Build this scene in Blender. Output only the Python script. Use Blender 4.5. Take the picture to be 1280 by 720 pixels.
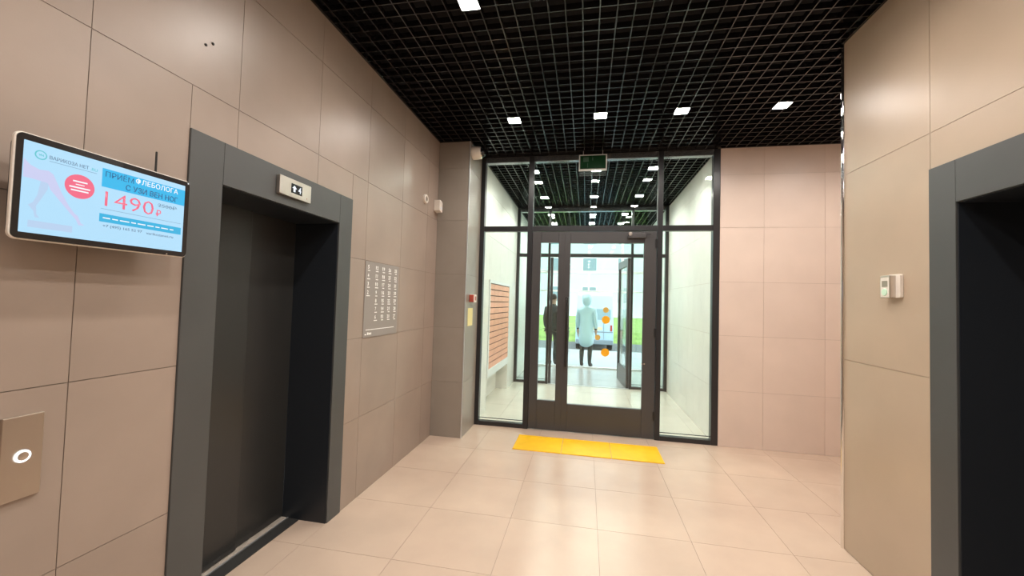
import bpy, bmesh, math, random
from mathutils import Vector, Matrix, Euler

for o in list(bpy.data.objects): bpy.data.objects.remove(o)
S = bpy.context.scene
C = S.collection
random.seed(7)

# ---------------------------------------------------------------- camera
CAM_H = 1.533
F_PX = 495.14
yaw, pit, rol = (math.radians(a) for a in (-10.606, 1.9256, -1.6608))
fwd = Vector((math.sin(yaw)*math.cos(pit), math.cos(yaw)*math.cos(pit), math.sin(pit)))
rgt = Vector((math.cos(yaw), -math.sin(yaw), 0))
dwn = fwd.cross(rgt)
r2 = math.cos(rol)*rgt + math.sin(rol)*dwn
d2 = -math.sin(rol)*rgt + math.cos(rol)*dwn
cd = bpy.data.cameras.new('camera'); cam = bpy.data.objects.new('camera', cd); C.objects.link(cam)
cd.sensor_fit = 'HORIZONTAL'; cd.sensor_width = 36; cd.lens = F_PX/1280*36
cd.clip_start = .05; cd.clip_end = 500
m = Matrix.Identity(4)
for i in range(3):
    m[i][0] = r2[i]; m[i][1] = -d2[i]; m[i][2] = -fwd[i]
m[0][3], m[1][3], m[2][3] = 0, 0, CAM_H
cam.matrix_world = m
S.camera = cam

# ---------------------------------------------------------------- world, exposure
EXPO = 1.15
LAMP = 60.0            # lobby lamp lens radiance
BEAM = 4.2            # watts of each lobby lamp beam
LAMP_V = 75.0          # entrance hall lamp lens radiance
BEAM_V = 2.6           # watts of each hall lamp beam
SKY = 1.7
S.view_settings.view_transform = 'Standard'; S.view_settings.look = 'None'
S.view_settings.exposure = EXPO; S.view_settings.gamma = 1
S.view_settings.use_curve_mapping = False
w = bpy.data.worlds.new('overcast'); S.world = w; w.use_nodes = True
bg = w.node_tree.nodes['Background']
bg.inputs[0].default_value = (.82, .93, 1, 1); bg.inputs[1].default_value = SKY
S.cycles.transparent_max_bounces = 32
S.cycles.max_bounces = 12
S.cycles.diffuse_bounces = 6
S.cycles.glossy_bounces = 6

# ---------------------------------------------------------------- materials
def lin(r, g, b):
    f = lambda c: (c/255/12.92) if c <= 10 else (((c/255)+.055)/1.055)**2.4
    return (f(r), f(g), f(b), 1)

def mat(name, col, rough=.5, metal=0, spec=.5, coat=0, noise=0, nscale=6, bump=0, bscale=200, rnd=0):
    M = bpy.data.materials.new(name); M.use_nodes = True
    nt = M.node_tree; P = nt.nodes['Principled BSDF']
    P.inputs['Base Color'].default_value = tuple(col[:3]) + (1,)
    P.inputs['Roughness'].default_value = rough; P.inputs['Metallic'].default_value = metal
    P.inputs['Specular IOR Level'].default_value = spec
    P.inputs['Coat Weight'].default_value = coat
    if noise or rnd or bump:
        geo = nt.nodes.new('ShaderNodeNewGeometry')
    if noise or rnd:
        hsv = nt.nodes.new('ShaderNodeHueSaturation'); hsv.inputs['Color'].default_value = tuple(col[:3]) + (1,)
        n = nt.nodes.new('ShaderNodeTexNoise'); n.inputs['Scale'].default_value = nscale; n.inputs['Detail'].default_value = 5
        nt.links.new(geo.outputs['Position'], n.inputs['Vector'])
        mr = nt.nodes.new('ShaderNodeMapRange')
        mr.inputs['From Min'].default_value = .3; mr.inputs['From Max'].default_value = .7
        mr.inputs['To Min'].default_value = 1-noise; mr.inputs['To Max'].default_value = 1+noise
        nt.links.new(n.outputs['Fac'], mr.inputs['Value'])
        oi = nt.nodes.new('ShaderNodeObjectInfo')
        m2 = nt.nodes.new('ShaderNodeMapRange')
        m2.inputs['To Min'].default_value = 1-rnd; m2.inputs['To Max'].default_value = 1+rnd
        nt.links.new(oi.outputs['Random'], m2.inputs['Value'])
        mu = nt.nodes.new('ShaderNodeMath'); mu.operation = 'MULTIPLY'
        nt.links.new(mr.outputs[0], mu.inputs[0]); nt.links.new(m2.outputs[0], mu.inputs[1])
        nt.links.new(mu.outputs[0], hsv.inputs['Value'])
        nt.links.new(hsv.outputs[0], P.inputs['Base Color'])
    if bump:
        b = nt.nodes.new('ShaderNodeBump'); b.inputs['Strength'].default_value = bump; b.inputs['Distance'].default_value = .002
        n2 = nt.nodes.new('ShaderNodeTexNoise'); n2.inputs['Scale'].default_value = bscale; n2.inputs['Detail'].default_value = 3
        nt.links.new(geo.outputs['Position'], n2.inputs['Vector'])
        nt.links.new(n2.outputs['Fac'], b.inputs['Height']); nt.links.new(b.outputs[0], P.inputs['Normal'])
    return M

def emis(name, col, strength):
    M = bpy.data.materials.new(name); M.use_nodes = True
    nt = M.node_tree; P = nt.nodes['Principled BSDF']
    P.inputs['Base Color'].default_value = (.02, .02, .02, 1)
    P.inputs['Roughness'].default_value = .25
    P.inputs['Emission Color'].default_value = tuple(col[:3]) + (1,)
    P.inputs['Emission Strength'].default_value = strength
    return M

def screen_mat(name, r, g, b, k=1.0):
    return emis(name, lin(r, g, b), k/2**EXPO)

def glass(name, tint):
    M = bpy.data.materials.new(name); M.use_nodes = True
    nt = M.node_tree; nt.nodes.clear(); N = nt.nodes.new; L = nt.links.new
    out = N('ShaderNodeOutputMaterial'); mix = N('ShaderNodeMixShader')
    tr = N('ShaderNodeBsdfTransparent'); tr.inputs[0].default_value = tint + (1,)
    gl = N('ShaderNodeBsdfGlossy'); gl.inputs['Roughness'].default_value = 0
    geo = N('ShaderNodeNewGeometry')
    dot = N('ShaderNodeVectorMath'); dot.operation = 'DOT_PRODUCT'
    L(geo.outputs['Normal'], dot.inputs[0]); L(geo.outputs['Incoming'], dot.inputs[1])
    ab = N('ShaderNodeMath'); ab.operation = 'ABSOLUTE'; L(dot.outputs['Value'], ab.inputs[0])
    om = N('ShaderNodeMath'); om.operation = 'SUBTRACT'; om.inputs[0].default_value = 1; L(ab.outputs[0], om.inputs[1])
    pw = N('ShaderNodeMath'); pw.operation = 'POWER'; L(om.outputs[0], pw.inputs[0]); pw.inputs[1].default_value = 5
    ma = N('ShaderNodeMath'); ma.operation = 'MULTIPLY_ADD'; L(pw.outputs[0], ma.inputs[0]); ma.inputs[1].default_value = .96; ma.inputs[2].default_value = .04
    L(ma.outputs[0], mix.inputs[0]); L(tr.outputs[0], mix.inputs[1]); L(gl.outputs[0], mix.inputs[2])
    L(mix.outputs[0], out.inputs['Surface'])
    return M

M = {}
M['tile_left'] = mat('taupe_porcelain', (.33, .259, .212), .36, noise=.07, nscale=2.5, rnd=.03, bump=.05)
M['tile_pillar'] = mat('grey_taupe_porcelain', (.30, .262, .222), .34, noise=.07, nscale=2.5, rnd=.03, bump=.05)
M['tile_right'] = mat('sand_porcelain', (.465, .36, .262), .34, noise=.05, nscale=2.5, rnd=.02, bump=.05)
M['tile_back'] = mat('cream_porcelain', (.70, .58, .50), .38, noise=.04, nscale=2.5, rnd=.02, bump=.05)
M['tile_hall'] = mat('pale_hall_porcelain', (.80, .785, .74), .35, noise=.03, rnd=.02)
M['tile_floor'] = mat('beige_floor_porcelain', (.55, .422, .328), .26, noise=.045, nscale=3, rnd=.02, bump=.04, bscale=120)
M['tile_floor_pale'] = mat('pale_hall_floor_porcelain', (.62, .585, .51), .24, noise=.045, nscale=3, rnd=.02)
M['tile_floor_hall'] = mat('grey_entry_porcelain', (.40, .41, .41), .22, noise=.05, rnd=.03)
M['grout'] = mat('taupe_grout', (.20, .16, .13), .9)
M['grout_light'] = mat('sand_grout', (.42, .33, .25), .9)
M['grout_floor'] = mat('floor_grout', (.27, .2, .16), .9)
M['plenum'] = mat('black_plenum_paint', (.006, .005, .006), .9)
M['grid'] = mat('black_grid_metal', (.011, .010, .011), .22, spec=.6)
M['grid_hall'] = mat('grey_grid_metal', (.02, .02, .02), .2, spec=.8)
M['slate'] = mat('slate_painted_steel', (.068, .07, .069), .42, noise=.05, nscale=4, bump=.03)
M['slate_door'] = mat('shade_darkened_lift_door_steel', (.028, .028, .027), .3, noise=.05, nscale=3)  # door steel darkened further to carry the shade of the frame header
M['reveal_shade'] = mat('navy_black_reveal_shade', (.016, .02, .026), .38)  # frame paint darkened to navy, the shade of the reveal put into colour
M['black_alu'] = mat('black_anodised_aluminium', (.018, .018, .02), .32)
M['door_alu'] = mat('charcoal_door_aluminium', (.056, .054, .055), .34, noise=.05, nscale=3)
M['steel'] = mat('brushed_steel', (.62, .56, .5), .28, metal=1)
M['steel_plate'] = mat('satin_steel_plate', (.5, .43, .36), .4, metal=1)
M['sill_alu'] = mat('sill_aluminium_sheen_tone', (.46, .4, .34), .45)  # matte light tone stands in for what the sill metal would reflect
M['chrome'] = mat('polished_steel', (.85, .83, .8), .06, metal=1)
M['alu_light'] = mat('light_aluminium', (.62, .63, .64), .35, metal=.7)
M['head_alu'] = mat('grey_aluminium', (.30, .32, .34), .2, metal=.8)
M['white_frame'] = mat('white_painted_frame', (.78, .8, .8), .4)
M['white_plastic'] = mat('white_plastic', (.8, .74, .66), .4)
M['black_plastic'] = mat('black_gloss_plastic', (.012, .011, .011), .18)
M['dark_rubber'] = mat('dark_rubber', (.025, .024, .022), .8)
M['yellow'] = mat('yellow_tactile_rubber', (.88, .50, .006), .5, noise=.06, nscale=8, bump=.2, bscale=90)
M['sticker'] = mat('yellow_sticker_film', (.85, .42, .01), .5)
M['sticker_pale'] = mat('faded_sticker_film', (.62, .42, .10), .5)
M['red'] = mat('red_plastic', (.42, .07, .045), .4)
M['notice'] = mat('pale_yellow_paper', (.82, .73, .34), .7)
M['green_face'] = mat('dark_green_sign_face', (.012, .055, .022), .12)
M['green_pale'] = mat('sign_pictogram_green', (.07, .14, .09), .2)
M['mailbox'] = mat('salmon_painted_steel', (.80, .40, .27), .42, noise=.05, rnd=.05)
M['mail_gap'] = mat('mailbox_dark_gap', (.05, .03, .025), .7)
M['plate'] = mat('taupe_engraved_plate', (.29, .255, .232), .32, noise=.03)
M['print_white'] = mat('white_vinyl_lettering', (.95, .93, .9), .5)
M['glass'] = glass('clear_door_glass', (.965, .985, .97))
M['glass_hall'] = glass('greenish_hall_glass', (.94, .985, .965))
M['pavement'] = mat('pavement_concrete', (.42, .43, .44), .8, noise=.08)
M['asphalt'] = mat('asphalt', (.16, .165, .17), .9, noise=.1)
M['lawn'] = mat('lawn_green', (.25, .36, .09), .9, noise=.3, nscale=3)
M['van'] = mat('pale_blue_van_paint', (.52, .69, .80), .3, coat=.5)
M['van_glass'] = mat('van_window_glass', (.30, .42, .45), .1)
M['bumper'] = mat('grey_van_bumper', (.25, .30, .34), .5)
M['tyre'] = mat('tyre_rubber', (.02, .02, .02), .8)
M['tail'] = mat('tail_light_red', (.5, .06, .04), .3)
M['plate_yellow'] = mat('pale_plate', (.8, .7, .4), .5)
M['facade'] = mat('pale_facade_plaster', (.62, .66, .68), .8)
M['facade_glass'] = mat('facade_window_glass', (.22, .3, .34), .15)
M['bin'] = mat('dark_bin_metal', (.05, .055, .06), .6)
M['skin'] = mat('skin', (.55, .33, .24), .6)
M['coat_dark'] = mat('dark_jacket_cloth', (.03, .03, .033), .9)
M['coat_blue'] = mat('pale_blue_coat_cloth', (.58, .75, .84), .85)
M['trousers'] = mat('dark_trouser_cloth', (.022, .028, .03), .9)
M['hair'] = mat('dark_hair', (.03, .02, .015), .7)
M['lens'] = emis('warm_white_lamp_lens', (1, .925, .86), LAMP)
M['lens_hall'] = emis('neutral_white_lamp_lens', (.96, 1, .9), LAMP_V)

# ---------------------------------------------------------------- builders
def tag(o, label=None, cat=None, group=None, kind=None):
    if label: o['label'] = label
    if cat: o['category'] = cat
    if group: o['group'] = group
    if kind: o['kind'] = kind
    return o

def empty(name, loc=(0, 0, 0), rz=0, **k):
    o = bpy.data.objects.new(name, None); C.objects.link(o)
    o.location = loc; o.rotation_euler = (0, 0, rz); o.empty_display_size = .1
    return tag(o, **k)

def put(name, me, parent=None, loc=(0, 0, 0), rot=(0, 0, 0)):
    o = bpy.data.objects.new(name, me); C.objects.link(o)
    if parent: o.parent = parent
    o.location = loc; o.rotation_euler = rot
    return o

_cache = {}
def box_mesh(sx, sy, sz, mt, bevel=0):
    key = (round(sx, 4), round(sy, 4), round(sz, 4), mt, bevel)
    if key in _cache: return _cache[key]
    bm = bmesh.new(); bmesh.ops.create_cube(bm, size=1)
    bmesh.ops.scale(bm, vec=(sx, sy, sz), verts=bm.verts)
    if bevel: bmesh.ops.bevel(bm, geom=list(bm.edges), offset=min(bevel, .45*min(sx, sy, sz)), segments=2, affect='EDGES', profile=.5)
    me = bpy.data.meshes.new('block'); bm.to_mesh(me); bm.free()
    me.materials.append(M[mt]); _cache[key] = me
    return me

def wloc(parent): return Vector(parent.location) if parent else Vector((0, 0, 0))

def box(name, x0, x1, y0, y1, z0, z1, mt, parent=None, bevel=0, local=False):
    me = box_mesh(abs(x1-x0), abs(y1-y0), abs(z1-z0), mt, bevel)
    c = Vector(((x0+x1)/2, (y0+y1)/2, (z0+z1)/2))
    if parent and not local: c = c - wloc(parent)
    return put(name, me, parent, c)

def boxes(name, lst, mt, parent=None):
    bm = bmesh.new()
    for (x0, x1, y0, y1, z0, z1) in lst:
        r = bmesh.ops.create_cube(bm, size=1)
        for v in r['verts']:
            v.co = Vector((x0 if v.co.x < 0 else x1, y0 if v.co.y < 0 else y1, z0 if v.co.z < 0 else z1))
    me = bpy.data.meshes.new(name); bm.to_mesh(me); bm.free(); me.materials.append(M[mt])
    return put(name, me, parent, -wloc(parent) if parent else (0, 0, 0))

def lathe(name, prof, mt, parent=None, loc=(0, 0, 0), rot=(0, 0, 0), seg=28, smooth=True):
    """profile of (radius, height) revolved about local Z"""
    bm = bmesh.new(); rings = []
    for (r, h) in prof:
        if r < 1e-6: rings.append([bm.verts.new((0, 0, h))])
        else: rings.append([bm.verts.new((r*math.cos(2*math.pi*i/seg), r*math.sin(2*math.pi*i/seg), h)) for i in range(seg)])
    for a, b in zip(rings, rings[1:]):
        for i in range(seg):
            j = (i+1) % seg
            if len(a) == 1 and len(b) == 1: continue
            if len(a) == 1: bm.faces.new((a[0], b[i], b[j]))
            elif len(b) == 1: bm.faces.new((a[i], b[0], a[j]))
            else: bm.faces.new((a[i], b[i], b[j], a[j]))
    bmesh.ops.recalc_face_normals(bm, faces=bm.faces)
    me = bpy.data.meshes.new(name); bm.to_mesh(me); bm.free(); me.materials.append(M[mt])
    if smooth:
        for p in me.polygons: p.use_smooth = True
        me.set_sharp_from_angle(angle=math.radians(35))
    return put(name, me, parent, loc, rot)

def prism(name, pts, th, mt, parent=None, loc=(0, 0, 0), rot=(0, 0, 0), bevel=0):
    """outline in local XY, extruded th along local Z"""
    bm = bmesh.new()
    vs = [bm.verts.new((x, y, 0)) for x, y in pts]
    f = bm.faces.new(vs)
    r = bmesh.ops.extrude_face_region(bm, geom=[f])
    bmesh.ops.translate(bm, vec=(0, 0, th), verts=[v for v in r['geom'] if isinstance(v, bmesh.types.BMVert)])
    bmesh.ops.recalc_face_normals(bm, faces=bm.faces)
    if bevel: bmesh.ops.bevel(bm, geom=list(bm.edges), offset=bevel, segments=2, affect='EDGES', profile=.5)
    me = bpy.data.meshes.new(name); bm.to_mesh(me); bm.free(); me.materials.append(M[mt])
    return put(name, me, parent, loc, rot)

def rrect(w, h, r, n=5):
    out = []
    for cx, cy, a0 in ((w/2-r, h/2-r, 0), (-w/2+r, h/2-r, 90), (-w/2+r, -h/2+r, 180), (w/2-r, -h/2+r, 270)):
        for i in range(n+1):
            a = math.radians(a0+90*i/n); out.append((cx+r*math.cos(a), cy+r*math.sin(a)))
    return out

def text_mesh(body, w, h, mt, bold=0.0):
    """lettering fitted to w x h, centred on its origin, in local XY"""
    cu = bpy.data.curves.new('lettering', 'FONT'); cu.body = body; cu.resolution_u = 2; cu.offset = bold
    ob = bpy.data.objects.new('lettering', cu); C.objects.link(ob)
    dg = bpy.context.evaluated_depsgraph_get(); dg.update()
    me = bpy.data.meshes.new_from_object(ob.evaluated_get(dg))
    bpy.data.objects.remove(ob)
    if not me.vertices: return me
    xs = [v.co.x for v in me.vertices]; ys = [v.co.y for v in me.vertices]
    ax, bx_, ay, by_ = min(xs), max(xs), min(ys), max(ys)
    for v in me.vertices:
        v.co.x = ((v.co.x-ax)/max(bx_-ax, 1e-6)-.5)*w
        v.co.y = ((v.co.y-ay)/max(by_-ay, 1e-6)-.5)*h
        v.co.z = 0
    bm = bmesh.new(); bm.from_mesh(me)
    r = bmesh.ops.extrude_face_region(bm, geom=list(bm.faces))
    bmesh.ops.translate(bm, vec=(0, 0, .0006), verts=[v for v in r['geom'] if isinstance(v, bmesh.types.BMVert)])
    bm.to_mesh(me); bm.free()
    me.materials.clear(); me.materials.append(M[mt])
    return me

FACE_PX = (math.pi/2, 0, math.pi/2)      # local XY -> world YZ, facing +X
def on_left(name, me, parent, x, y, z): return put(name, me, parent, Vector((x, y, z))-wloc(parent), FACE_PX)

def subtract(r, h):
    a0, a1, b0, b1 = r; c0, c1, e0, e1 = h
    if c1 <= a0 or c0 >= a1 or e1 <= b0 or e0 >= b1: return [r]
    out = []
    if c0 > a0: out.append((a0, c0, b0, b1))
    if c1 < a1: out.append((c1, a1, b0, b1))
    m0, m1 = max(a0, c0), min(a1, c1)
    if e0 > b0: out.append((m0, m1, b0, e0))
    if e1 < b1: out.append((m0, m1, e1, b1))
    return out

GAP = .0028
def tiles(parent, plane, at, facing, us, vs, mt, holes=(), th=.012, gap=GAP):
    """lay tiles on a plane: 'x' (u=y, v=z), 'y' (u=x, v=z), 'z' (u=x, v=y); outer face lies at `at`"""
    for i in range(len(us)-1):
        for j in range(len(vs)-1):
            rs = [(us[i], us[i+1], vs[j], vs[j+1])]
            for h in holes: rs = [q for r in rs for q in subtract(r, h)]
            for (a, b, c, d) in rs:
                if b-a < .012 or d-c < .012: continue
                a += gap/2; b -= gap/2; c += gap/2; d -= gap/2
                k0, k1 = (at-th, at) if facing > 0 else (at, at+th)
                if plane == 'x': box('tile', k0, k1, a, b, c, d, mt, parent)
                elif plane == 'y': box('tile', a, b, k0, k1, c, d, mt, parent)
                else: box('tile', a, b, c, d, k0, k1, mt, parent)

def seams(a, b, at, pitch):
    k = math.ceil((a-at)/pitch+.02); out = [a]
    while at+k*pitch < b-.02: out.append(at+k*pitch); k += 1
    return out+[b]

def struct(o): o['kind'] = 'structure'; return o

# ---------------------------------------------------------------- dimensions
XL, XR = -1.692, 1.675            # finished faces of the left and right wall
YB = -2.4                         # wall behind the camera
YP = 4.79                         # glazed partition and cream wall
YC = 4.27                         # front of the pillar
XA = 3.6                          # end of the side passage
ZC = 3.335                        # underside of the grid ceiling
Y2, Y3 = 7.5, 9.6                 # inner and outer glazing of the entrance hall
VL, VR = -1.33, 1.447             # walls of the entrance hall
ZS = [0, .612, 1.22, 1.82, 2.43, 3.03, ZC]
TOP = 3.85

# ---------------------------------------------------------------- floor
fl = struct(boxes('floor', [(XL-.02, XA+.02, YB-.02, YP+.05, -.12, -.003), (XL-.40, XL, 1.40, 2.60, -.12, -.003), (XR, XR+.4, 1.10, 2.30, -.12, -.003),
                            (VL-.4, VR+.02, YP+.05, Y3+.05, -.12, -.003)], 'grout_floor'))
fx = seams(XL, XA, .1115, .6); fy = seams(YB, YP+.04, 2.815, .6)
tiles(fl, 'z', 0, 1, fx, fy, 'tile_floor', holes=[(XR, XA, YB, 2.98)], gap=.0022)
tiles(fl, 'z', 0, 1, [XL-.20, XL], [1.557, 2.215, 2.455], 'tile_floor', gap=.0022)
tiles(fl, 'z', 0, 1, [XR, XR+.20], [1.24, 1.615, 2.155], 'tile_floor', gap=.0022)
tiles(fl, 'z', 0, 1, seams(VL-.32, VR, .1115, .6), seams(YP+.04, Y2+.04, 2.815, .6), 'tile_floor_pale', gap=.0022)
tiles(fl, 'z', 0, 1, seams(VL, VR, .1115, .6), seams(Y2+.04, Y3+.04, 2.815, .6), 'tile_floor_hall', gap=.0022)

# ---------------------------------------------------------------- walls of the lobby
wl = struct(boxes('wall_left', [(XL-.16, XL-.004, YB-.16, 1.40, 0, TOP), (XL-.16, XL-.004, 2.595, 4.9, 0, TOP), (XL-.16, XL-.004, 1.40, 2.595, 2.235, TOP)], 'grout'))
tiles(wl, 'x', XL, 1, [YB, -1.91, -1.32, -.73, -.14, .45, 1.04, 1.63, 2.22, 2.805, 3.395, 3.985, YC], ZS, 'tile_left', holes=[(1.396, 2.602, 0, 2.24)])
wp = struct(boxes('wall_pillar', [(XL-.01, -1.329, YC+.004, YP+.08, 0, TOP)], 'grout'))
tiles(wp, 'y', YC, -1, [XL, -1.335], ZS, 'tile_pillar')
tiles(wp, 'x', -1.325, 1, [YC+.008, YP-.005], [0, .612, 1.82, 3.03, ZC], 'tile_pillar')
box('corner_trim', -1.335, -1.3225, YC-.003, YC+.009, 0, ZC, 'alu_light', wp, .002)
wb = struct(boxes('wall_back', [(1.47, XA+.16, YP+.004, YP+.16, 0, TOP)], 'grout_light'))
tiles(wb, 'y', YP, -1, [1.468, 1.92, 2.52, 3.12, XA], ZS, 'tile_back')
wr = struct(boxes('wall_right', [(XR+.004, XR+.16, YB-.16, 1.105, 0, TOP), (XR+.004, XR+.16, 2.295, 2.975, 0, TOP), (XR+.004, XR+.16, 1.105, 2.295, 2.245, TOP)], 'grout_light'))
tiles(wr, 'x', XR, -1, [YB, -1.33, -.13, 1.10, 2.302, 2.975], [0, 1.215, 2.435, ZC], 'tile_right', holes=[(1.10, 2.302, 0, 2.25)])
lathe('corner_trim', [(0, 0), (.013, 0), (.013, ZC), (0, ZC)], 'chrome', wr, (XR-.001, 2.979, 0), seg=24)
struct(boxes('wall_passage', [(XR+.16, XA+.16, 2.82, 2.975, 0, TOP)], 'tile_back'))
struct(boxes('wall_end', [(XA, XA+.16, 2.975, YP+.004, 0, TOP)], 'tile_back'))
struct(boxes('wall_front', [(XL-.16, XR+.16, YB-.16, YB, 0, TOP)], 'tile_right'))

# ---------------------------------------------------------------- entrance hall walls behind the glass
wv = struct(boxes('wall_hall_left', [(VL-.20, VL-.004, YP+.08, 5.37, 0, TOP), (VL-.20, VL-.004, 6.87, Y3+.1, 0, TOP), (VL-.20, VL-.004, 5.37, 6.87, 1.83, TOP),
                                     (VL-.36, VL-.20, YP+.08, Y3+.1, 0, TOP)], 'tile_hall'))
tiles(wv, 'x', VL, 1, seams(YP+.08, Y3+.1, 4.86+.6, .6), ZS, 'tile_hall', holes=[(5.37, 6.87, 0, 1.83)])
wh = struct(boxes('wall_hall_right', [(VR+.004, VR+.2, YP+.16, Y3+.1, 0, TOP)], 'grout_light'))
tiles(wh, 'x', VR, -1, seams(YP+.085, Y3+.1, 4.86+.6, .6), [0, .612, 1.22, 1.82, 2.43, 3.03, ZC], 'tile_hall')

# ---------------------------------------------------------------- ceiling with open cell grid
ce = struct(boxes('ceiling', [(XL-.16, XA+.16, YB-.16, Y3+.1, TOP, TOP+.1)], 'plenum'))
PITCH = .1045; GX, GY = -.163, 3.128
def grid(x0, x1, y0, y1, mt):
    k = math.ceil((x0-GX)/PITCH+.1)
    while GX+k*PITCH < x1-.01:
        x = GX+k*PITCH; box('grid_bar', x-.0035, x+.0035, y0, y1, ZC, ZC+.04, mt, ce); k += 1
    k = math.ceil((y0-GY)/PITCH+.1)
    while GY+k*PITCH < y1-.01:
        y = GY+k*PITCH; box('grid_bar', x0, x1, y-.0035, y+.0035, ZC+.0006, ZC+.04, mt, ce); k += 1
grid(XL, XR, YB, 2.98, 'grid')
grid(XL, XA, 2.98, YP-.02, 'grid')
grid(VL, VR, YP+.08, Y2, 'grid_hall')
grid(VL, VR, Y2+.08, Y3, 'grid_hall')
for (x0, x1, y0, y1) in ((XL, XL+.016, YB, YC), (XL, -1.32, YC-.016, YC), (-1.325, -1.309, YC, YP), (1.468, XA, YP-.02, YP-.002), (XR-.016, XR, YB, 2.975)):
    box('edge_profile', x0, x1, y0, y1, ZC-.002, ZC+.03, 'grid', ce)

boxes('plenum_lining', [(XL-.006, XL+.003, YB, YP, ZC+.012, TOP), (XR-.003, XR+.006, YB, 2.98, ZC+.012, TOP), (XL, XA, YP-.003, YP+.006, ZC+.012, TOP), (XL, XR, YB-.003, YB+.003, ZC+.012, TOP), (XA-.003, XA+.003, 2.98, YP, ZC+.012, TOP), (XR, XA, 2.974, 2.978, ZC+.012, TOP),
    (XL, -1.322, YC-.003, YC+.008, ZC+.012, TOP), (-1.327, -1.321, YC, YP, ZC+.012, TOP), (VL-.005, VL+.003, YP+.08, Y3, ZC+.012, TOP), (VR-.003, VR+.005, YP+.08, Y3, ZC+.012, TOP), (VL, VR, Y3+.02, Y3+.05, ZC, TOP), (VL, VR, Y2+.03, Y2+.05, ZC, TOP), (VL, VR, YP+.03, YP+.05, ZC, TOP)], 'plenum', ce)
# recessed square lamps sitting in single cells
def cell(x, g): return g+(math.floor((x-g)/PITCH)+.5)*PITCH
def lamp(x, y, lens, label, grp):
    x = cell(x, GX); y = cell(y, GY)
    t = empty('ceiling_downlight', (x, y, ZC), label=label, cat='ceiling light', group=grp)
    h = .062
    boxes('housing', [(x-h, x-h+.006, y-h, y+h, ZC-.008, ZC+.02), (x+h-.006, x+h, y-h, y+h, ZC-.008, ZC+.02),
                      (x-h+.006, x+h-.006, y-h, y-h+.006, ZC-.008, ZC+.02), (x-h+.006, x+h-.006, y+h-.006, y+h, ZC-.008, ZC+.02), (x-h, x+h, y-h, y+h, ZC+.014, ZC+.02)], 'black_plastic', t)
    box('lens', x-h+.006, x+h-.006, y-h+.006, y+h-.006, ZC-.007, ZC-.001, lens, t)
    ld = bpy.data.lights.new('lamp_beam', 'AREA'); ld.shape = 'SQUARE'; ld.size = .1
    hall = lens != 'lens'
    ld.energy = BEAM_V if hall else BEAM; ld.color = (.97, 1, .9) if hall else (1, .925, .86)
    ld.spread = math.radians(152)
    lo = put('lamp_beam', ld, t, (0, 0, -.012))
ROW = {3.79: ('lobby downlight nearest the pillar, in the row above the yellow tiles', 'lobby downlight in line with the exit sign, in the row above the yellow tiles', 'lobby downlight over the hinge side of the wide glass door'),
       2.28: ('large looking downlight between the elevator doorways, on the side of the floor display', 'downlight midway between the two elevator doorways', 'downlight between the elevator doorways, on the call box side')}
for y in (-.75, .77, 2.28, 3.79):  # the two rows before the doorways are unseen, kept for their light
    for k, x in enumerate((-.73, .078, .80)):
        lb = ROW[y][k] if y in ROW else 'unseen downlight kept for its light over the part of the lobby before the elevator doorways'
        lamp(x, y, 'lens', lb, 'lobby ceiling downlights')
lamp(1.70, 3.79, 'lens', 'warm white downlight in the ceiling grid close to the cream tiled wall', None)
lamp(2.65, 3.79, 'lens', 'downlight in the ceiling grid of the side passage', None)
for y in (5.38, 6.72):
    for x in (-.74, .08, .80):
        lamp(x, y, 'lens_hall', 'square white downlight just behind the glass partition' if y < 6 else 'square white downlight just before the inner open doors', 'entrance hall downlights')
for y in (8.1, 9.0):
    for x in (-.71, .08, .72):
        lamp(x, y, 'lens_hall', 'white downlight in the ceiling between inner and outer glass doors', 'outer entrance downlights')

# ---------------------------------------------------------------- glazed partition and doors
def partition(name, y, frame, gl, posts, door_span, head='head_alu', pane_y=.04):
    p = struct(empty(name, (0, y, 0)))
    (a0, a1), (b0, b1), (c0, c1), (d0, d1) = posts
    for (u0, u1) in posts: box('post', u0, u1, y, y+.08, 0, ZC, frame, p, .003)
    for (u0, u1) in ((a1, b0), (b1, c0), (c1, d0)):
        box('transom', u0, u1, y+.004, y+.076, 2.40, 2.463, frame, p, .003)
        box('head_rail', u0, u1, y+.002, y+.078, 3.262, ZC, head, p, .003)
        box('pane', u0-.005, u1+.005, y+pane_y, y+pane_y+.01, 2.458, 3.268, gl, p)
    for (u0, u1) in ((a1, b0), (c1, d0)):
        box('bottom_rail', u0, u1, y+.002, y+.078, 0, .05, frame, p, .003)
        box('pane', u0-.005, u1+.005, y+pane_y, y+pane_y+.01, .045, 2.405, gl, p)
        box('glazing_bead', u0, u1, y+.02, y+.035, .085, .091, frame, p)
    return p
p1 = partition('window_1', YP, 'black_alu', 'glass', [(-1.335, -1.275), (-.722, -.66), (.80, .857), (1.397, 1.468)], None)
p2 = partition('window_2', Y2, 'black_alu', 'glass_hall', [(VL, VL+.055), (-.722, -.68), (.80, .842), (VR-.055, VR)], None)

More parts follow.
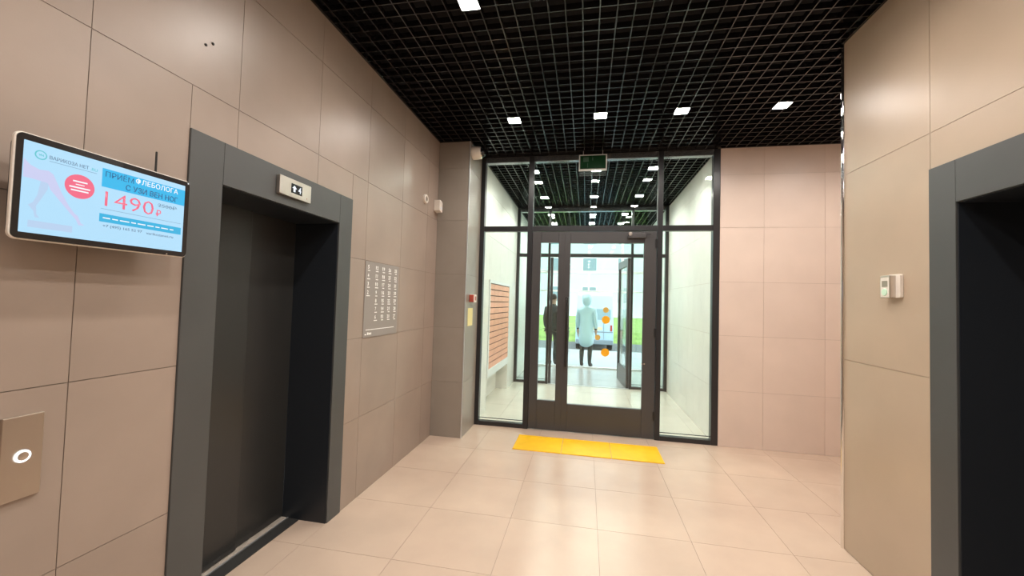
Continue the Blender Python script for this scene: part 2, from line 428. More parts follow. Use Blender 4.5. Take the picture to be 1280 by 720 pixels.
def leaf(name, loc, rz, w, sl, sr, top, bot, h=2.395, frame='door_alu', gl='glass', th=.05):
    """door leaf, local x from 0 to w, front at local y=0"""
    d = struct(empty(name, loc, rz))
    box('stile', 0, sl, 0, th, .008, h, frame, d, .003, True)
    box('stile', w-sr, w, 0, th, .008, h, frame, d, .003, True)
    box('rail', sl, w-sr, .002, th-.002, top, h, frame, d, .003, True)
    box('rail', sl, w-sr, .002, th-.002, .008, bot, frame, d, .003, True)
    box('pane', sl-.006, w-sr+.006, th/2-.005, th/2+.005, bot-.006, top+.006, gl, d, 0, True)
    return d
def handle(d, x, z0, z1, y=-.07):
    s = -1 if y < 0 else 1
    hm = lathe('handle', [(0, 0), (.014, 0), (.016, .004), (.016, z1-z0-.004), (.014, z1-z0), (0, z1-z0)], 'black_plastic', d, (x, y, z0), seg=16)
    for k in (.06, .5, .94):
        lathe('standoff', [(0, 0), (.013, 0), (.013, abs(y)+.004), (.021, abs(y)+.004), (.021, abs(y)+.012)], 'black_plastic', hm, (0, 0, k*(z1-z0)), (-math.pi/2*s*-1 if s < 0 else math.pi/2, 0, 0), seg=14)

d1 = leaf('door_1', (-.262, YP+.012, 0), 0, 1.058, .067, .142, 2.255, .33)
handle(d1, .044, .775, 1.60)
d2_ = leaf('door_2', (-.658, YP+.012, 0), 0, .397, .103, .077, 2.262, .355)
# closer, hinges, lock and stickers of the wide leaf
cl = box('door_closer', .73, .93, -.045, .004, 2.31, 2.365, 'door_alu', d1, .006, True)
box('closer_arm', -.02, .16, -.02, -.008, .012, .024, 'black_alu', cl, .002, True)
lathe('closer_cap', [(0, 0), (.022, 0), (.022, .012), (0, .014)], 'steel', cl, (-.075, -.022, .02), (math.pi/2, 0, 0), seg=16)
for z in (.22, 1.17, 2.2):
    lathe('hinge', [(0, 0), (.011, 0), (.011, .1), (0, .1)], 'black_alu', d1, (1.052, -.006, z), seg=12)
for dx in (-.012, .014):
    lathe('lock_screw', [(0, 0), (.0085, 0), (.007, .004), (0, .005)], 'chrome', d1, (.925+dx, 0, .855), (math.pi/2, 0, 0), seg=12)
for (sx, sz, r, mt) in ((.238, 1.346, .047, 'sticker'), (.236, .962, .048, 'sticker'), (.146, 1.135, .032, 'sticker_pale'), (.236, 1.463, .034, 'sticker_pale')):
    lathe('glass_sticker', [(0, 0), (r, 0), (r, .0015), (0, .0015)], mt, d1, (sx+.262, .0195, sz), (math.pi/2, 0, 0), seg=28, smooth=False)

d3 = leaf('door_3', (.798, Y2+.06, 0), math.radians(95), 1.0, .10, .075, 2.255, .33, gl='glass_hall')
d4 = leaf('door_4', (-.625, Y2+.08, 0), math.radians(95), .40, .09, .07, 2.262, .355, gl='glass_hall')

# outer glazing
p3 = struct(empty('window_3', (0, Y3, 0)))
P3 = [(VL, VL+.06), (-.47, -.41), (.80, .86), (VR-.06, VR)]
for (u0, u1) in P3: box('post', u0, u1, Y3, Y3+.08, 0, ZC, 'white_frame', p3, .003)
for (u0, u1), (v0, v1) in zip(P3, P3[1:]):
    box('transom', u1, v0, Y3, Y3+.08, 2.25, 2.31, 'white_frame', p3, .003)
    box('head_rail', u1, v0, Y3, Y3+.08, 3.25, ZC, 'white_frame', p3, .003)
    box('bottom_rail', u1, v0, Y3, Y3+.08, .0, .035, 'white_frame', p3, .003)
    box('pane', u1-.004, v0+.004, Y3+.035, Y3+.045, 2.305, 3.255, 'glass_hall', p3)
    box('pane', u1-.004, v0+.004, Y3+.035, Y3+.045, .03, 1.805, 'glass_hall', p3)
    box('pane', u1-.004, v0+.004, Y3+.035, Y3+.045, 1.835, 2.255, 'glass_hall', p3)
    box('glazing_bar', u1, v0, Y3+.01, Y3+.07, 1.80, 1.84, 'white_frame', p3, .003)
box('mullion', .04, .08, Y3+.01, Y3+.07, 1.84, 2.25, 'white_frame', p3, .003)
struct(box('trim_1', VL+.02, VR-.02, Y2+.0, Y2+.055, 0, .006, 'alu_light'))

# ---------------------------------------------------------------- lifts
def lift(name, sgn, xw, y0, y1, yi0, yi1, zt, zi, label, seam):
    """frame proud of the wall, deep reveal, two sliding door panels; sgn = direction into the wall"""
    t = empty(name, (xw, (y0+y1)/2, 0), label=label, cat='elevator')
    f = xw-sgn*.008; b = xw+sgn*.33
    xs = lambda a, c: (min(a, c), max(a, c))
    box('frame_jamb', *xs(f, b), y0, yi0, 0, zt, 'slate', t, .002)
    box('frame_jamb', *xs(f, b), yi1, y1, 0, zt, 'slate', t, .002)
    box('frame_header', *xs(f, b), yi0+.001, yi1-.001, zi, zt, 'slate', t, .002)
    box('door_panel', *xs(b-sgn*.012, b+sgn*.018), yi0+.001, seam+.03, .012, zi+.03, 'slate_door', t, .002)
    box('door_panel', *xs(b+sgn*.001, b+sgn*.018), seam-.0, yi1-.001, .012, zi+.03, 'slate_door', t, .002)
    box('reveal_shade_panel', *xs(xw+sgn*.002, b), yi0-.001, yi0+.004, 0, zi, 'reveal_shade', t)  # thin panels added over the frame, coloured as the shade inside the reveal
    box('reveal_shade_panel', *xs(xw+sgn*.002, b), yi1-.004, yi1+.001, 0, zi, 'reveal_shade', t)
    box('reveal_shade_panel', *xs(xw+sgn*.002, b), yi0+.004, yi1-.004, zi-.004, zi+.001, 'reveal_shade', t)
    box('shaft_back', *xs(b+sgn*.018, b+sgn*.03), y0, y1, -.01, zt, 'plenum', t)
    box('sill_strip', *xs(xw+sgn*.20, xw+sgn*.282), yi0+.002, yi1-.002, -.01, .004, 'dark_rubber', t, .001)
    s = box('sill', *xs(xw+sgn*.282, xw+sgn*.42), yi0+.002, yi1-.002, -.01, .006, 'sill_alu', t, .001)
    box('sill_edge', -.006+.069, .069, -(yi1-yi0)/2+.004, (yi1-yi0)/2-.004, .004, .012, 'alu_light', s, 0, True) if sgn < 0 else None
    box('sill_groove', -.012, .012, -(yi1-yi0)/2+.004, (yi1-yi0)/2-.004, .006, .0085, 'dark_rubber', s, 0, True)
    return t
lift('elevator_entrance', -1, XL, 1.396, 2.602, 1.557, 2.455, 2.24, 2.04, 'slate grey elevator doorway with a floor display above, next to the wall screen', 2.04)
lift('elevator_entrance', 1, XR, 1.10, 2.302, 1.245, 2.157, 2.25, 2.05, 'slate grey elevator doorway with dark recess beside the small silver call box', 1.7)

# floor display above the left lift
ind = empty('floor_display', (XL, 2.003, 2.143), label='steel floor display showing an up arrow and 4 above the elevator', cat='display')
prism('case', rrect(.252, .104, .004, 2), .022, 'steel', ind, (.008, 0, 0), FACE_PX, .002)
prism('display_window', rrect(.088, .055, .002, 2), .001, 'black_plastic', ind, (.0302, .004, .0), FACE_PX)
M['digit'] = screen_mat('white_digit_glow', 225, 232, 245, 1.2)
M['digit_blue'] = screen_mat('blue_digit_edge', 70, 90, 150, .5)
arrow = [(0, .018), (.018, .001), (.0075, .001), (.0075, -.018), (-.0075, -.018), (-.0075, .001), (-.018, .001)]
prism('arrow', arrow, .0008, 'digit', ind, (.0314, -.016, 0), FACE_PX)
put('digit', text_mesh('4', .022, .036, 'digit', .01), ind, (.0314, .026, 0), FACE_PX)
lathe('chime_hole', [(0, 0), (.003, 0), (.003, .001), (0, .001)], 'red', ind, (.0302, .09, -.032), (0, math.pi/2, 0), seg=10)

# ---------------------------------------------------------------- wall screen with the advertisement
TX = -1.572
ty0, ty1, tz0, tz1 = .814, 1.312, 1.668, 1.974
tv = empty('wall_screen', (TX, (ty0+ty1)/2, (tz0+tz1)/2), label='advertising screen with white edge and black bezel hung on the taupe wall', cat='screen')
TW, TH = ty1-ty0, tz1-tz0
cy, cz = (ty0+ty1)/2, (tz0+tz1)/2
prism('shell', rrect(TW, TH, .018), .012, 'white_plastic', tv, (-.014, 0, 0), FACE_PX, .003)
prism('back_cover', rrect(TW-.03, TH-.03, .015), .034, 'dark_rubber', tv, (-.047, 0, 0), FACE_PX, .004)
prism('bezel', rrect(TW-.007, TH-.007, .015), .006, 'black_plastic', tv, (-.0055, 0, 0), FACE_PX)
M['ad_bg'] = screen_mat('screen_pale_blue', 176, 222, 250)
M['ad_cyan'] = screen_mat('screen_cyan', 28, 182, 236)
M['ad_cyan2'] = screen_mat('screen_cyan_bar', 40, 178, 224)
M['ad_navy'] = screen_mat('screen_navy', 30, 92, 140)
M['ad_grey'] = screen_mat('screen_grey', 110, 140, 165)
M['ad_red'] = screen_mat('screen_coral', 240, 105, 135)
M['ad_white'] = screen_mat('screen_white', 245, 250, 255)
M['ad_leg'] = screen_mat('screen_skin_tint', 200, 205, 240)
M['ad_leg2'] = screen_mat('screen_skin_shade', 182, 208, 238)
M['ad_teal'] = screen_mat('screen_teal', 90, 195, 205)
sc = prism('display', rrect(.458, .262, .001, 1), .001, 'ad_bg', tv, (.0006, (.8325+1.2895)/2-cy, 1.8205-cz), FACE_PX)
def ad(name, me_or_pts, y, z, mt=None, lay=1):
    off = .0017+.0004*lay
    if isinstance(me_or_pts, list):
        return prism(name, me_or_pts, .0003, mt, tv, (off, y-cy, z-cz), FACE_PX)
    return put(name, me_or_pts, tv, (off, y-cy, z-cz), FACE_PX)
def rect(w_, h_): return [(-w_/2, -h_/2), (w_/2, -h_/2), (w_/2, h_/2), (-w_/2, h_/2)]
def ell(a, b, n=32): return [(a*math.cos(2*math.pi*i/n), b*math.sin(2*math.pi*i/n)) for i in range(n)]
leg_front = [(.833, 1.899), (.847, 1.884), (.867, 1.876), (.887, 1.879), (.898, 1.871), (.918, 1.825), (.938, 1.787), (.953, 1.766), (.961, 1.761), (.970, 1.739), (.980, 1.734), (.964, 1.732), (.957, 1.748), (.943, 1.764), (.920, 1.792), (.893, 1.825), (.887, 1.842), (.858, 1.845), (.834, 1.846)]
leg_rear = [(.872, 1.846), (.889, 1.845), (.888, 1.824), (.874, 1.79), (.865, 1.769), (.867, 1.745), (.874, 1.736), (.864, 1.736), (.860, 1.754), (.848, 1.769), (.858, 1.779), (.866, 1.801)]
ad('printed_leg', [(a-.87, b-1.79) for a, b in leg_rear][::-1], .87, 1.79, 'ad_leg2', 0)
ad('printed_leg', [(a-.9, b-1.81) for a, b in leg_front][::-1], .9, 1.81, 'ad_leg', 1)
ad('logo_ring', ell(.0135, .0135), .868, 1.919, 'ad_teal'); ad('logo_ring', ell(.0105, .0105), .868, 1.919, 'ad_bg', 2)
ad('logo_mark', text_mesh('VN', .011, .006, 'ad_teal', .02), .868, 1.919, lay=3)
ad('headline', text_mesh('ВАРИКОЗА НЕТ', .094, .011, 'ad_grey', .01), .934, 1.9195)
ad('headline', text_mesh('.RU', .018, .009, 'ad_teal'), .995, 1.918)
ad('rule', rect(.116, .0012), .945, 1.908, 'ad_grey')
ad('badge', ell(.0375, .0375), .962, 1.853, 'ad_red')
for k, wd in enumerate((.036, .022, .052, .044)):
    ad('badge_line', rect(wd, .0042 if k != 1 else .0026), .962, 1.868-.0095*k, 'ad_white', 2)
ad('banner', rect(.272, .061), 1.1535, 1.902, 'ad_cyan')
ad('banner_text', text_mesh('ПРИЁМ', .083, .023, 'ad_navy', .0), 1.068, 1.918, lay=2)
ad('banner_text', text_mesh('ФЛЕБОЛОГА', .146, .020, 'ad_white', .002), 1.189, 1.9195, lay=2)
ad('banner_text', text_mesh('С УЗИ ВЕН НОГ', .176, .0195, 'ad_navy', .012), 1.174, 1.8875, lay=2)
ad('price', text_mesh('1490', .150, .049, 'ad_red', -.008), 1.104, 1.834)
ad('currency', text_mesh('₽', .018, .024, 'ad_red', .01), 1.196, 1.822)
ad('old_price', text_mesh('2500₽', .066, .013, 'ad_grey'), 1.227, 1.853)
ad('old_price_strike', rect(.072, .0012), 1.227, 1.853, 'ad_grey', 2)
ad('rule', rect(.262, .0011), 1.15, 1.799, 'ad_grey')
ad('address_bar', rect(.265, .027), 1.149, 1.7695, 'ad_cyan2')
xx = 1.026
for k in range(9):
    wd = random.uniform(.013, .036)
    if xx+wd > 1.272: break
    ad('address_word', rect(wd, .0036), xx+wd/2, 1.7695, 'ad_white', 2); xx += wd+.006
ad('phone_number', text_mesh('+7 (495) 165 52 97', .118, .0115, 'ad_grey', .012), 1.086, 1.7425)
ad('web_address', text_mesh('varikozanet.ru', .095, .0095, 'ad_grey', .008), 1.206, 1.742)
ad('footer_panel', rect(.10, .02), .90, 1.716, 'ad_leg2', 0)
box('wall_bracket', XL, TX-.045, cy-.08, cy+.08, cz-.07, cz+.07, 'dark_rubber', tv)
lathe('antenna', [(0, 0), (.004, 0), (.0035, .10), (0, .102)], 'dark_rubber', tv, (-.078, 1.238-cy, 1.972-cz), seg=10)
box('antenna_base', TX-.084, TX-.045, 1.230, 1.246, 1.955, 1.975, 'dark_rubber', tv)
lathe('power_light', [(0, 0), (.003, 0), (.002, .001), (0, .001)], 'ad_white', tv, (.0005, 1.3025-cy, 1.9645-cz), (0, math.pi/2, 0), seg=12)
lathe('screen_sensor', [(0, 0), (.003, 0), (.002, .001), (0, .001)], 'steel', tv, (.0005, 1.235-cy, 1.675-cz), (0, math.pi/2, 0), seg=12)

# ---------------------------------------------------------------- call button plate, left wall
cp = empty('elevator_call_plate', (XL, .9335, 1.015), label='narrow steel elevator call plate with a lit round button on the taupe wall', cat='call button')
prism('plate', rrect(.093, .252, .002, 2), .012, 'steel_plate', cp, (0, 0, 0), FACE_PX, .0015)
M['ring_glow'] = screen_mat('white_ring_glow', 245, 250, 255, 2.2)
rg = lathe('button_ring', [(.013, 0), (.013, .004), (.0185, .004), (.0185, 0)], 'ring_glow', cp, (.0118, 0, .003), (0, math.pi/2, 0), seg=32)
bt = lathe('button', [(0, 0), (.0128, 0), (.0125, .0055), (0, .0065)], 'steel', cp, (.0118, 0, .003), (0, math.pi/2, 0), seg=28)

# ---------------------------------------------------------------- small silver call box, right wall
cb = empty('call_box', (XR, 2.53, 1.674), label='small silver call box with pale green round button on the sand coloured wall', cat='call box')
FACE_NX = (math.pi/2, 0, -math.pi/2)
prism('back_plate', rrect(.088, .128, .008, 3), .016, 'white_plastic', cb, (0, -.012, .003), FACE_NX, .001)
prism('case', rrect(.074, .124, .005, 3), .030, 'steel', cb, (-.014, .012, 0), FACE_NX, .002)
M['green_glow'] = mat('pale_green_button', (.55, .78, .6), .4)
prism('label_window', rrect(.044, .034, .003, 2), .001, 'steel_plate', cb, (-.0445, .012, .016), FACE_NX)
prism('face_plate', rrect(.06, .108, .004, 2), .0008, 'white_plastic', cb, (-.044, .012, -.003), FACE_NX)
lathe('button', [(0, 0), (.021, 0), (.019, .004), (0, .005)], 'green_glow', cb, (-.0446, .012, -.03), (0, -math.pi/2, 0), seg=28)

# ---------------------------------------------------------------- floor directory
dr = empty('floor_directory', (XL, 3.086, 1.515), label='taupe wall plate with columns of white floor numbers right of the elevator', cat='directory')
prism('plate', rrect(.552, .60, .001, 1), .005, 'plate', dr, (0, 0, 0), FACE_PX, .001)
cols = [[5, 4, 3, 2]]+[list(range(t, t-7, -1)) for t in (12, 19, 26, 33)]
num = {}
for ci, col in enumerate(cols):
    for ri, n in enumerate(col):
        y = 2.853+.108*ci+(.018 if ci else 0); z = 1.772-.0665*ri
        ds = str(n)
        for q, ch in enumerate(ds):
            dx = 0 if len(ds) == 1 else (-.0115, .0115)[q]
            if (ch, 'fn') not in _cache: _cache[(ch, 'fn')] = text_mesh(ch, .009 if ch == '1' else .019, .031, 'print_white', .03)
            put('floor_number', _cache[(ch, 'fn')], dr, (.0051, y-3.086+dx, z-1.515), FACE_PX)
        wd = (.032, .044, .038, .05)[(ci+ri) % 4]
        prism('flat_range', rect(wd, .0065), .0004, 'print_white', dr, (.0051, y-3.086+.006, z-.028-1.515), FACE_PX)
prism('rule', rect(.46, .0055), .0004, 'print_white', dr, (.0051, 3.075-3.086, 1.275-1.515), FACE_PX)
for k, (a, wd, hh) in enumerate(((2.843, .022, .008), (2.876, .018, .02), (2.898, .018, .016), (2.92, .018, .016))):
    prism('logo_letter', rect(wd, hh), .0004, 'print_white', dr, (.0051, a-3.086, 1.243-1.515+hh/2-.008), FACE_PX)

# ---------------------------------------------------------------- wall devices
det = empty('motion_detector', (XL, 4.185, 2.575), label='white box motion detector on the taupe wall next to the pillar', cat='detector')
prism('case', [(-.038, -.055), (.03, -.068), (.042, -.06), (.045, .045), (.02, .058), (-.04, .066)], .075, 'white_plastic', det, (0, 0, 0), FACE_PX, .006)
prism('lens', rrect(.06, .03, .01, 3), .004, 'white_frame', det, (.074, 0, -.025), FACE_PX)
rs = empty('round_sensor', (XL, 3.90, 2.585), label='small round metal ring sensor on the taupe wall beside the motion detector', cat='sensor')
lathe('ring', [(.028, 0), (.028, .022), (.036, .026), (.046, .02), (.048, 0)], 'white_plastic', rs, (0, 0, 0), (0, math.pi/2, 0))
lathe('core', [(0, .008), (.029, .008), (.029, 0)], 'mail_gap', rs, (0, 0, 0), (0, math.pi/2, 0))
fp = empty('fire_call_point', (-1.325, 4.42, 1.552), label='red and white fire call point on the side of the grey pillar', cat='fire alarm')
box('base', -1.325, -1.268, 4.43, 4.52, 1.508, 1.60, 'white_plastic', fp, .004)
box('cover', -1.322, -1.274, 4.40, 4.434, 1.512, 1.596, 'red', fp, .005)
box('press_glass', -1.27, -1.266, 4.452, 4.498, 1.53, 1.578, 'red', fp, .001)
tag(box('wall_notice', -1.325, -1.322, 4.37, 4.56, 1.235, 1.44, 'notice'), 'small pale yellow paper notice stuck on the pillar under the fire call point', 'notice')
dc = empty('dome_camera', (-1.325, 4.37, 3.235), label='white dome security camera fixed high on the side of the pillar', cat='security camera')
lathe('housing', [(0, 0), (.072, 0), (.075, .01), (.072, .085), (.062, .104), (.05, .106), (0, .106)], 'white_plastic', dc, (0, 0, 0), (0, math.pi/2, 0))
dm = lathe('dome', [(.052, 0), (.050, .018), (.040, .036), (.022, .047), (0, .051)], 'black_plastic', dc, (.104, 0, 0), (0, math.pi/2, 0))
lathe('rim', [(.05, 0), (.064, .004), (.06, .012), (.05, .012)], 'chrome', dc, (.102, 0, 0), (0, math.pi/2, 0))
for k, (y, z) in enumerate(((1.444, 2.636), (1.477, 2.662))):
    lb = 'dark screw plug in the taupe wall above the elevator doorway'
    o = lathe('wall_plug', [(0, .0), (.006, .0), (.006, .004), (.002, .004), (.002, .002), (0, .002)], 'dark_rubber', None, (XL-.0005, y, z), (0, math.pi/2, 0), seg=12)
    tag(o, lb, 'wall plug', 'screw plugs in the taupe wall')

# exit sign hung in front of the glass
ex = empty('exit_sign', (.045, 4.73, 3.21), label='dark green exit sign in a white frame hung from the ceiling grid', cat='sign')
sx0, sx1, sz0, sz1 = -.118, .208, 3.11, 3.30
box('case', sx0, sx1, 4.72, 4.755, sz0, sz1, 'white_frame', ex, .004)
box('face', sx0+.014, sx1-.014, 4.716, 4.722, sz0+.016, sz1-.016, 'green_face', ex, .001)
box('pictogram_door', sx0+.05, sx0+.115, 4.7146, 4.717, sz0+.10, sz1-.035, 'green_pale', ex)
box('pictogram_bar', sx0+.155, sx0+.165, 4.7146, 4.717, sz0+.115, sz1-.04, 'green_pale', ex)
box('pictogram_bar', sx0+.10, sx0+.106, 4.7146, 4.717, sz0+.03, sz0+.085, 'green_pale', ex)
for x in (sx0+.05, sx1-.05): lathe('hanger', [(0, 0), (.004, 0), (.004, .05), (0, .05)], 'alu_light', ex, (x-.045, .008, sz1-3.21-.002), seg=8)

# ---------------------------------------------------------------- yellow tactile tiles
bmx = bmesh.new()
tw, td = .499, .452
r = bmesh.ops.create_cube(bmx, size=1); bmesh.ops.scale(bmx, vec=(tw, td, .007), verts=bmx.verts)
bmesh.ops.bevel(bmx, geom=list(bmx.edges), offset=.002, segments=1, affect='EDGES')
for (x0, x1, y0, y1) in ((-tw/2+.004, tw/2-.004, -td/2+.004, -td/2+.02), (-tw/2+.004, tw/2-.004, td/2-.02, td/2-.004), (-tw/2+.004, -tw/2+.014, -td/2+.02, td/2-.02), (tw/2-.014, tw/2-.004, -td/2+.02, td/2-.02)):
    q = bmesh.ops.create_cube(bmx, size=1)
    for v in q['verts']: v.co = Vector((x0 if v.co.x < 0 else x1, y0 if v.co.y < 0 else y1, .003 if v.co.z < 0 else .0055))
tme = bpy.data.meshes.new('tactile_tile'); bmx.to_mesh(tme); bmx.free(); tme.materials.append(M['yellow'])
for k, lb in enumerate(('yellow tactile floor tile in front of the narrow glass door leaf', 'middle one of three yellow tactile floor tiles at the glass door', 'yellow tactile floor tile in front of the hinge side of the wide glass door')):
    o = put('tactile_tile', tme, None, (-.468+.5035*k, 4.328, .0035))
    tag(o, lb, 'tactile tile', 'yellow tactile tiles at the glass door')

# ---------------------------------------------------------------- mailboxes in the niche
mb = empty('mailbox_bank', (VL-.17, 6.12, .45), label='bank of salmon mailboxes set in a white frame behind the glass partition', cat='mailboxes')
box('cabinet', VL-.31, VL-.012, 5.375, 6.865, .45, 1.825, 'white_frame', mb)
box('inset', VL-.013, VL-.006, 5.42, 6.83, .56, 1.79, 'mail_gap', mb)
for (a, b, c, d) in ((5.372, 5.425, .45, 1.828), (6.825, 6.868, .45, 1.828), (5.425, 6.825, .45, .565), (5.425, 6.825, 1.785, 1.828)):
    box('frame_strip', VL-.012, VL+.012, a, b, c, d, 'white_frame', mb, .002)
RR, CC = 14, 5
dw, dh = 1.40/CC, 1.22/RR
for i in range(CC):
    for j in range(RR):
        y = 5.425+dw*(i+.5); z = .565+dh*(j+.5)
        box('mailbox_door', VL-.008, VL+.006, y-dw/2+.002, y+dw/2-.002, z-dh/2+.001, z+dh/2-.011, 'mailbox', mb, .0015)

# ---------------------------------------------------------------- outdoors
struct(boxes('ground_pavement', [(-9, 9, Y3+.05, 13.5, -.3, -.012), (-9, 9, Y3+.05, 13.3, -.6, -.3)], 'pavement'))
struct(boxes('ground_road', [(-30, 30, 13.3, 21.0, -.8, -.46)], 'asphalt'))
bm = bmesh.new()
vs = [bm.verts.new(v) for v in ((-30, 20.8, -.48), (30, 20.8, -.48), (30, 22, .05), (-30, 22, .05), (30, 34, .45), (-30, 34, .45), (30, 44, -.8), (-30, 44, -.8), (30, 20.8, -.8), (-30, 20.8, -.8))]
for f in ((0, 1, 2, 3), (3, 2, 4, 5), (5, 4, 6, 7), (7, 6, 8, 9), (9, 8, 1, 0), (1, 8, 6, 4, 2), (0, 3, 5, 7, 9)): bm.faces.new([vs[i] for i in f])
bmesh.ops.recalc_face_normals(bm, faces=bm.faces)
me = bpy.data.meshes.new('ground_lawn'); bm.to_mesh(me); bm.free(); me.materials.append(M['lawn'])
struct(put('ground_lawn', me))

# pale blue van seen from behind
vx0, vx1, vy, vz = -.40, 1.16, 17.0, -.46
vn = empty('delivery_van', ((vx0+vx1)/2, vy+1.9, vz), label='pale blue van parked outside, seen from behind through the glass doors', cat='van')
cxv = (vx0+vx1)/2; W = vx1-vx0
prof = [(0, .32), (0, .95), (.06, 2.35), (.2, 2.47), (2.5, 2.47), (2.95, 1.9), (3.2, 1.25), (3.85, 1.05), (3.9, .32)]
bm = bmesh.new()
L_ = [bm.verts.new((-W/2, a-1.9, b)) for a, b in prof]; R_ = [bm.verts.new((W/2, a-1.9, b)) for a, b in prof]
for v in L_+R_:
    if v.co.z > 1.2: v.co.x *= .93
bm.faces.new(L_); bm.faces.new(R_[::-1])
for i in range(len(prof)):
    j = (i+1) % len(prof); bm.faces.new((L_[i], R_[i], R_[j], L_[j]))
bmesh.ops.recalc_face_normals(bm, faces=bm.faces)
bmesh.ops.bevel(bm, geom=list(bm.edges), offset=.06, segments=3, affect='EDGES', profile=.5)
me = bpy.data.meshes.new('body'); bm.to_mesh(me); bm.free(); me.materials.append(M['van']); 
for p in me.polygons: p.use_smooth = True
put('body', me, vn)
rw = math.atan2(.06, 1.4)
prism('rear_window', rrect(1.02, .46, .07), .02, 'van_glass', vn, (-.13, -1.866, 1.55), (math.pi/2-rw, 0, 0))
prism('side_window_panel', rrect(.28, .44, .05), .02, 'van_glass', vn, (.52, -1.866, 1.55), (math.pi/2-rw, 0, 0))
box('door_seam', .37, .385, -1.92, -1.88, .4, 1.2, 'bumper', vn, 0, True)
box('bumper', -W/2+.02, W/2-.02, -1.99, -1.88, .30, .50, 'bumper', vn, .03, True)
box('trim_strip', -W/2+.03, W/2-.03, -1.915, -1.88, .80, .84, 'bumper', vn, .008, True)
box('number_plate', -.20, .32, -1.915, -1.89, .90, 1.03, 'plate_yellow', vn, .004, True)
for s in (-1, 1):
    box('tail_light', s*(W/2-.10)-.045, s*(W/2-.10)+.045, -1.915, -1.87, .86, 1.12, 'tail', vn, .015, True)
    for y in (-1.15, 1.2):
        lathe('wheel', [(0, 0), (.2, 0), (.28, -.01), (.31, .03), (.31, .16), (.28, .2), (.2, .19), (0, .19)], 'tyre', vn, (s*(W/2-.02)-(.19 if s > 0 else 0), y, .31), (0, math.pi/2, 0), seg=24)

# litter bin by the kerb
bn = empty('litter_bin', (-.72, 12.9, -.012), label='dark metal litter bin outside beside the pale blue van', cat='bin')
lathe('drum', [(0, 0), (.18, 0), (.22, .62), (.23, .64), (.19, .64), (.16, .1), (0, .1)], 'bin', bn, seg=24)
lathe('hood', [(.23, .0), (.23, .03), (.1, .1), (0, .12)], 'bin', bn, (0, 0, .72), seg=24)
for a in (0, math.pi): box('hood_post', .19*math.cos(a)-.012, .19*math.cos(a)+.012, -.012, .012, .6, .76, 'bin', bn, 0, True)

# building across the road
bd = empty('apartment_building', (2, 46, -.8), label='pale apartment building across the road behind the lawn', cat='building')
box('facade', -22, 26, 46, 54, -.8, 17, 'facade', bd)
for i in range(12):
    for j in range(4):
        x = -20+3.9*i; z = 1.6+3.3*j
        wn = box('window', x, x+1.7, 45.93, 46.02, z, z+1.9, 'white_frame', bd)
        box('window_pane', -.75, .75, -.06, -.01, -.85, .85, 'facade_glass', wn, 0, True)

# ---------------------------------------------------------------- people beyond the doors
def skin(name, verts, edges, mats, paint, sub=2):
    """grow a continuous surface over a joint chain; verts are (x,y,z,rx,ry)"""
    me = bpy.data.meshes.new(name); me.from_pydata([v[:3] for v in verts], edges, [])
    ob = bpy.data.objects.new(name, me); C.objects.link(ob)
    ob.modifiers.new('skin', 'SKIN').use_smooth_shade = True
    sv = me.skin_vertices[0].data
    for i, v in enumerate(verts): sv[i].radius = (v[3], v[4]); sv[i].use_root = (i == 0)
    sm = ob.modifiers.new('sub', 'SUBSURF'); sm.levels = sub; sm.render_levels = sub
    dg = bpy.context.evaluated_depsgraph_get(); dg.update()
    out = bpy.data.meshes.new_from_object(ob.evaluated_get(dg))
    bpy.data.objects.remove(ob)
    out.materials.clear()
    for mname in mats: out.materials.append(M[mname])
    for p in out.polygons: p.material_index = paint(p.center); p.use_smooth = True
    return out

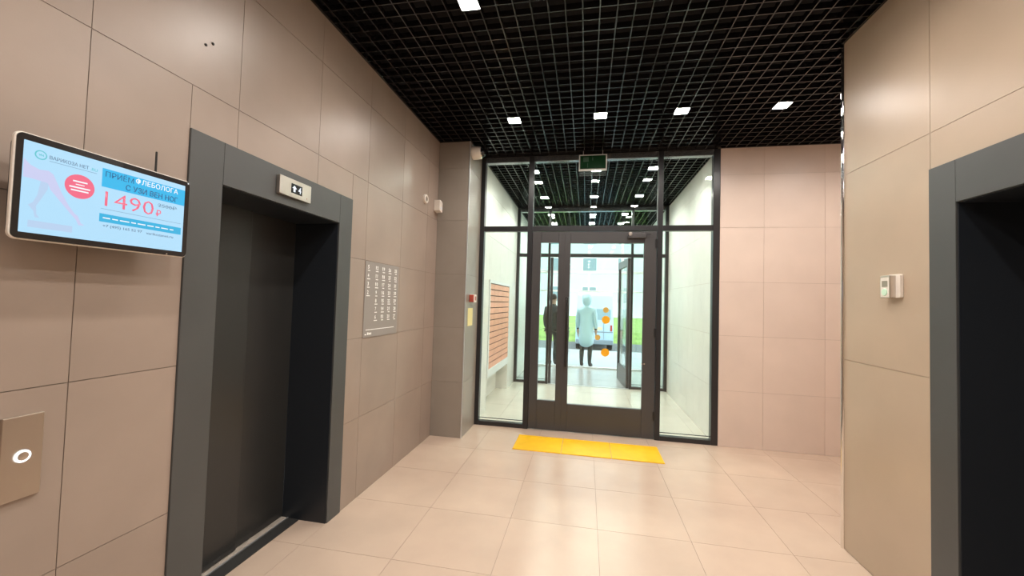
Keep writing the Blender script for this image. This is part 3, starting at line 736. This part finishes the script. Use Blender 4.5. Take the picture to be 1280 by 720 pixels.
def person(loc, rz, coat, hem, label, hood=None):
    t = empty('person', loc, rz, label=label, cat='person')
    V = [(0, 0, .93, .15, .105), (0, .005, 1.08, .135, .095), (0, 0, 1.25, .155, .105), (0, .01, 1.40, .13, .09), (0, 0, 1.49, .055, .055), (0, -.005, 1.56, .068, .08), (0, -.01, 1.64, .078, .095), (0, -.005, 1.72, .06, .075)]
    E_ = [(i, i+1) for i in range(7)]
    for s in (-1, 1):
        b = len(V)
        V += [(s*.175, .01, 1.40, .062, .062), (s*.215, .02, 1.13, .046, .046), (s*.225, -.03, .89, .032, .032), (s*.225, -.045, .82, .022, .04)]
        E_ += [(3, b), (b, b+1), (b+1, b+2), (b+2, b+3)]
        h = b+3
        for k, (dy, ln) in enumerate(((-.03, .075), (-.01, .09), (.01, .085), (.028, .07))):      # four fingers
            b = len(V); V += [(s*.228, -.045+dy, .785, .0095, .0095), (s*.222, -.052+dy, .785-ln*.55, .009, .009), (s*.212, -.058+dy, .785-ln, .007, .007)]
            E_ += [(h, b), (b, b+1), (b+1, b+2)]
        b = len(V); V += [(s*.215, -.09, .80, .0105, .0105), (s*.208, -.105, .765, .009, .009)]; E_ += [(h, b), (b, b+1)]   # thumb
        b = len(V)
        V += [(s*.095, 0, .86, .095, .095), (s*.10, -.01, .50, .062, .065), (s*.10, .03, .30, .056, .06), (s*.10, .035, .10, .042, .045), (s*.105, .02, .045, .045, .04), (s*.115, -.14, .032, .045, .028)]
        E_ += [(0, b), (b, b+1), (b+1, b+2), (b+2, b+3), (b+3, b+4), (b+4, b+5)]
    def paint(c):
        if c.z < .13: return 1
        if c.z > 1.5 or (abs(c.x) > .17 and c.z < .90): return 0
        return 3 if c.z > 1.0 else 2
    me = skin('body', V, E_, ['skin', 'tyre', 'trousers', coat], paint)
    zmin = min(v.co.z for v in me.vertices)
    for v in me.vertices: v.co.z -= zmin
    put('body', me, t)
    CV = [(0, 0, .98, .185, .14), (0, 0, 1.2, .18, .135), (0, .005, 1.38, .165, .115), (0, .005, 1.45, .09, .085), (0, 0, (hem+.98)/2, .20, .16), (0, 0, hem, .205, .165)]
    CE = [(0, 1), (1, 2), (2, 3), (0, 4), (4, 5)]
    for s in (-1, 1):
        b = len(CV); CV += [(s*.18, .01, 1.39, .08, .078), (s*.222, .02, 1.13, .062, .062), (s*.228, -.03, .92, .05, .05)]
        CE += [(2, b), (b, b+1), (b+1, b+2)]
    put('coat', skin('coat', CV, CE, [coat], lambda c: 0), t)
    if hood:
        lathe('hood', [(.06, -.16), (.10, -.12), (.118, -.03), (.115, .05), (.09, .1), (.05, .125), (0, .13)], hood, t, (0, .022, 1.655), (math.radians(-8), 0, 0), seg=20)
    else: lathe('hair', [(.094, -.02), (.097, .03), (.085, .075), (.05, .105), (0, .115)], 'hair', t, (0, .012, 1.655), (math.radians(-12), 0, 0), seg=20)
    nb = bmesh.new()
    for (x, y, z, r_, sc_) in ((0, -.108, 1.625, .012, (1, 1.5, 1.8)),):
        q = bmesh.ops.create_icosphere(nb, subdivisions=2, radius=r_)
        for v in q['verts']: v.co = Vector((v.co.x*sc_[0]+x, v.co.y*sc_[1]+y, v.co.z*sc_[2]+z))
    me = bpy.data.meshes.new('nose'); nb.to_mesh(me); nb.free(); me.materials.append(M['skin']); put('nose', me, t)
    for s in (-1, 1):
        lathe('eye', [(0, 0), (.01, .001), (.006, .005), (0, .006)], 'tyre', t, (s*.03, -.095, 1.65), (math.pi/2, 0, 0), seg=12)
        lathe('ear', [(0, 0), (.022, .004), (.03, .014), (.02, .02), (0, .016)], 'skin', t, (s*.074, .01, 1.63), (0, s*math.pi/2, 0), seg=14)
    prism('mouth', rrect(.045, .01, .004, 3), .004, 'tail', t, (0, -.098, 1.575), (math.pi/2, 0, 0))
    return t
person((.03, 9.95, -.012), math.radians(165), 'coat_blue', .45, 'person in pale coat and dark trousers standing just outside, before the pale blue van', 'coat_blue')
person((-.80, 9.98, -.012), math.radians(152), 'coat_dark', .80, 'person in dark clothes outside, partly hidden behind the narrow door leaf')
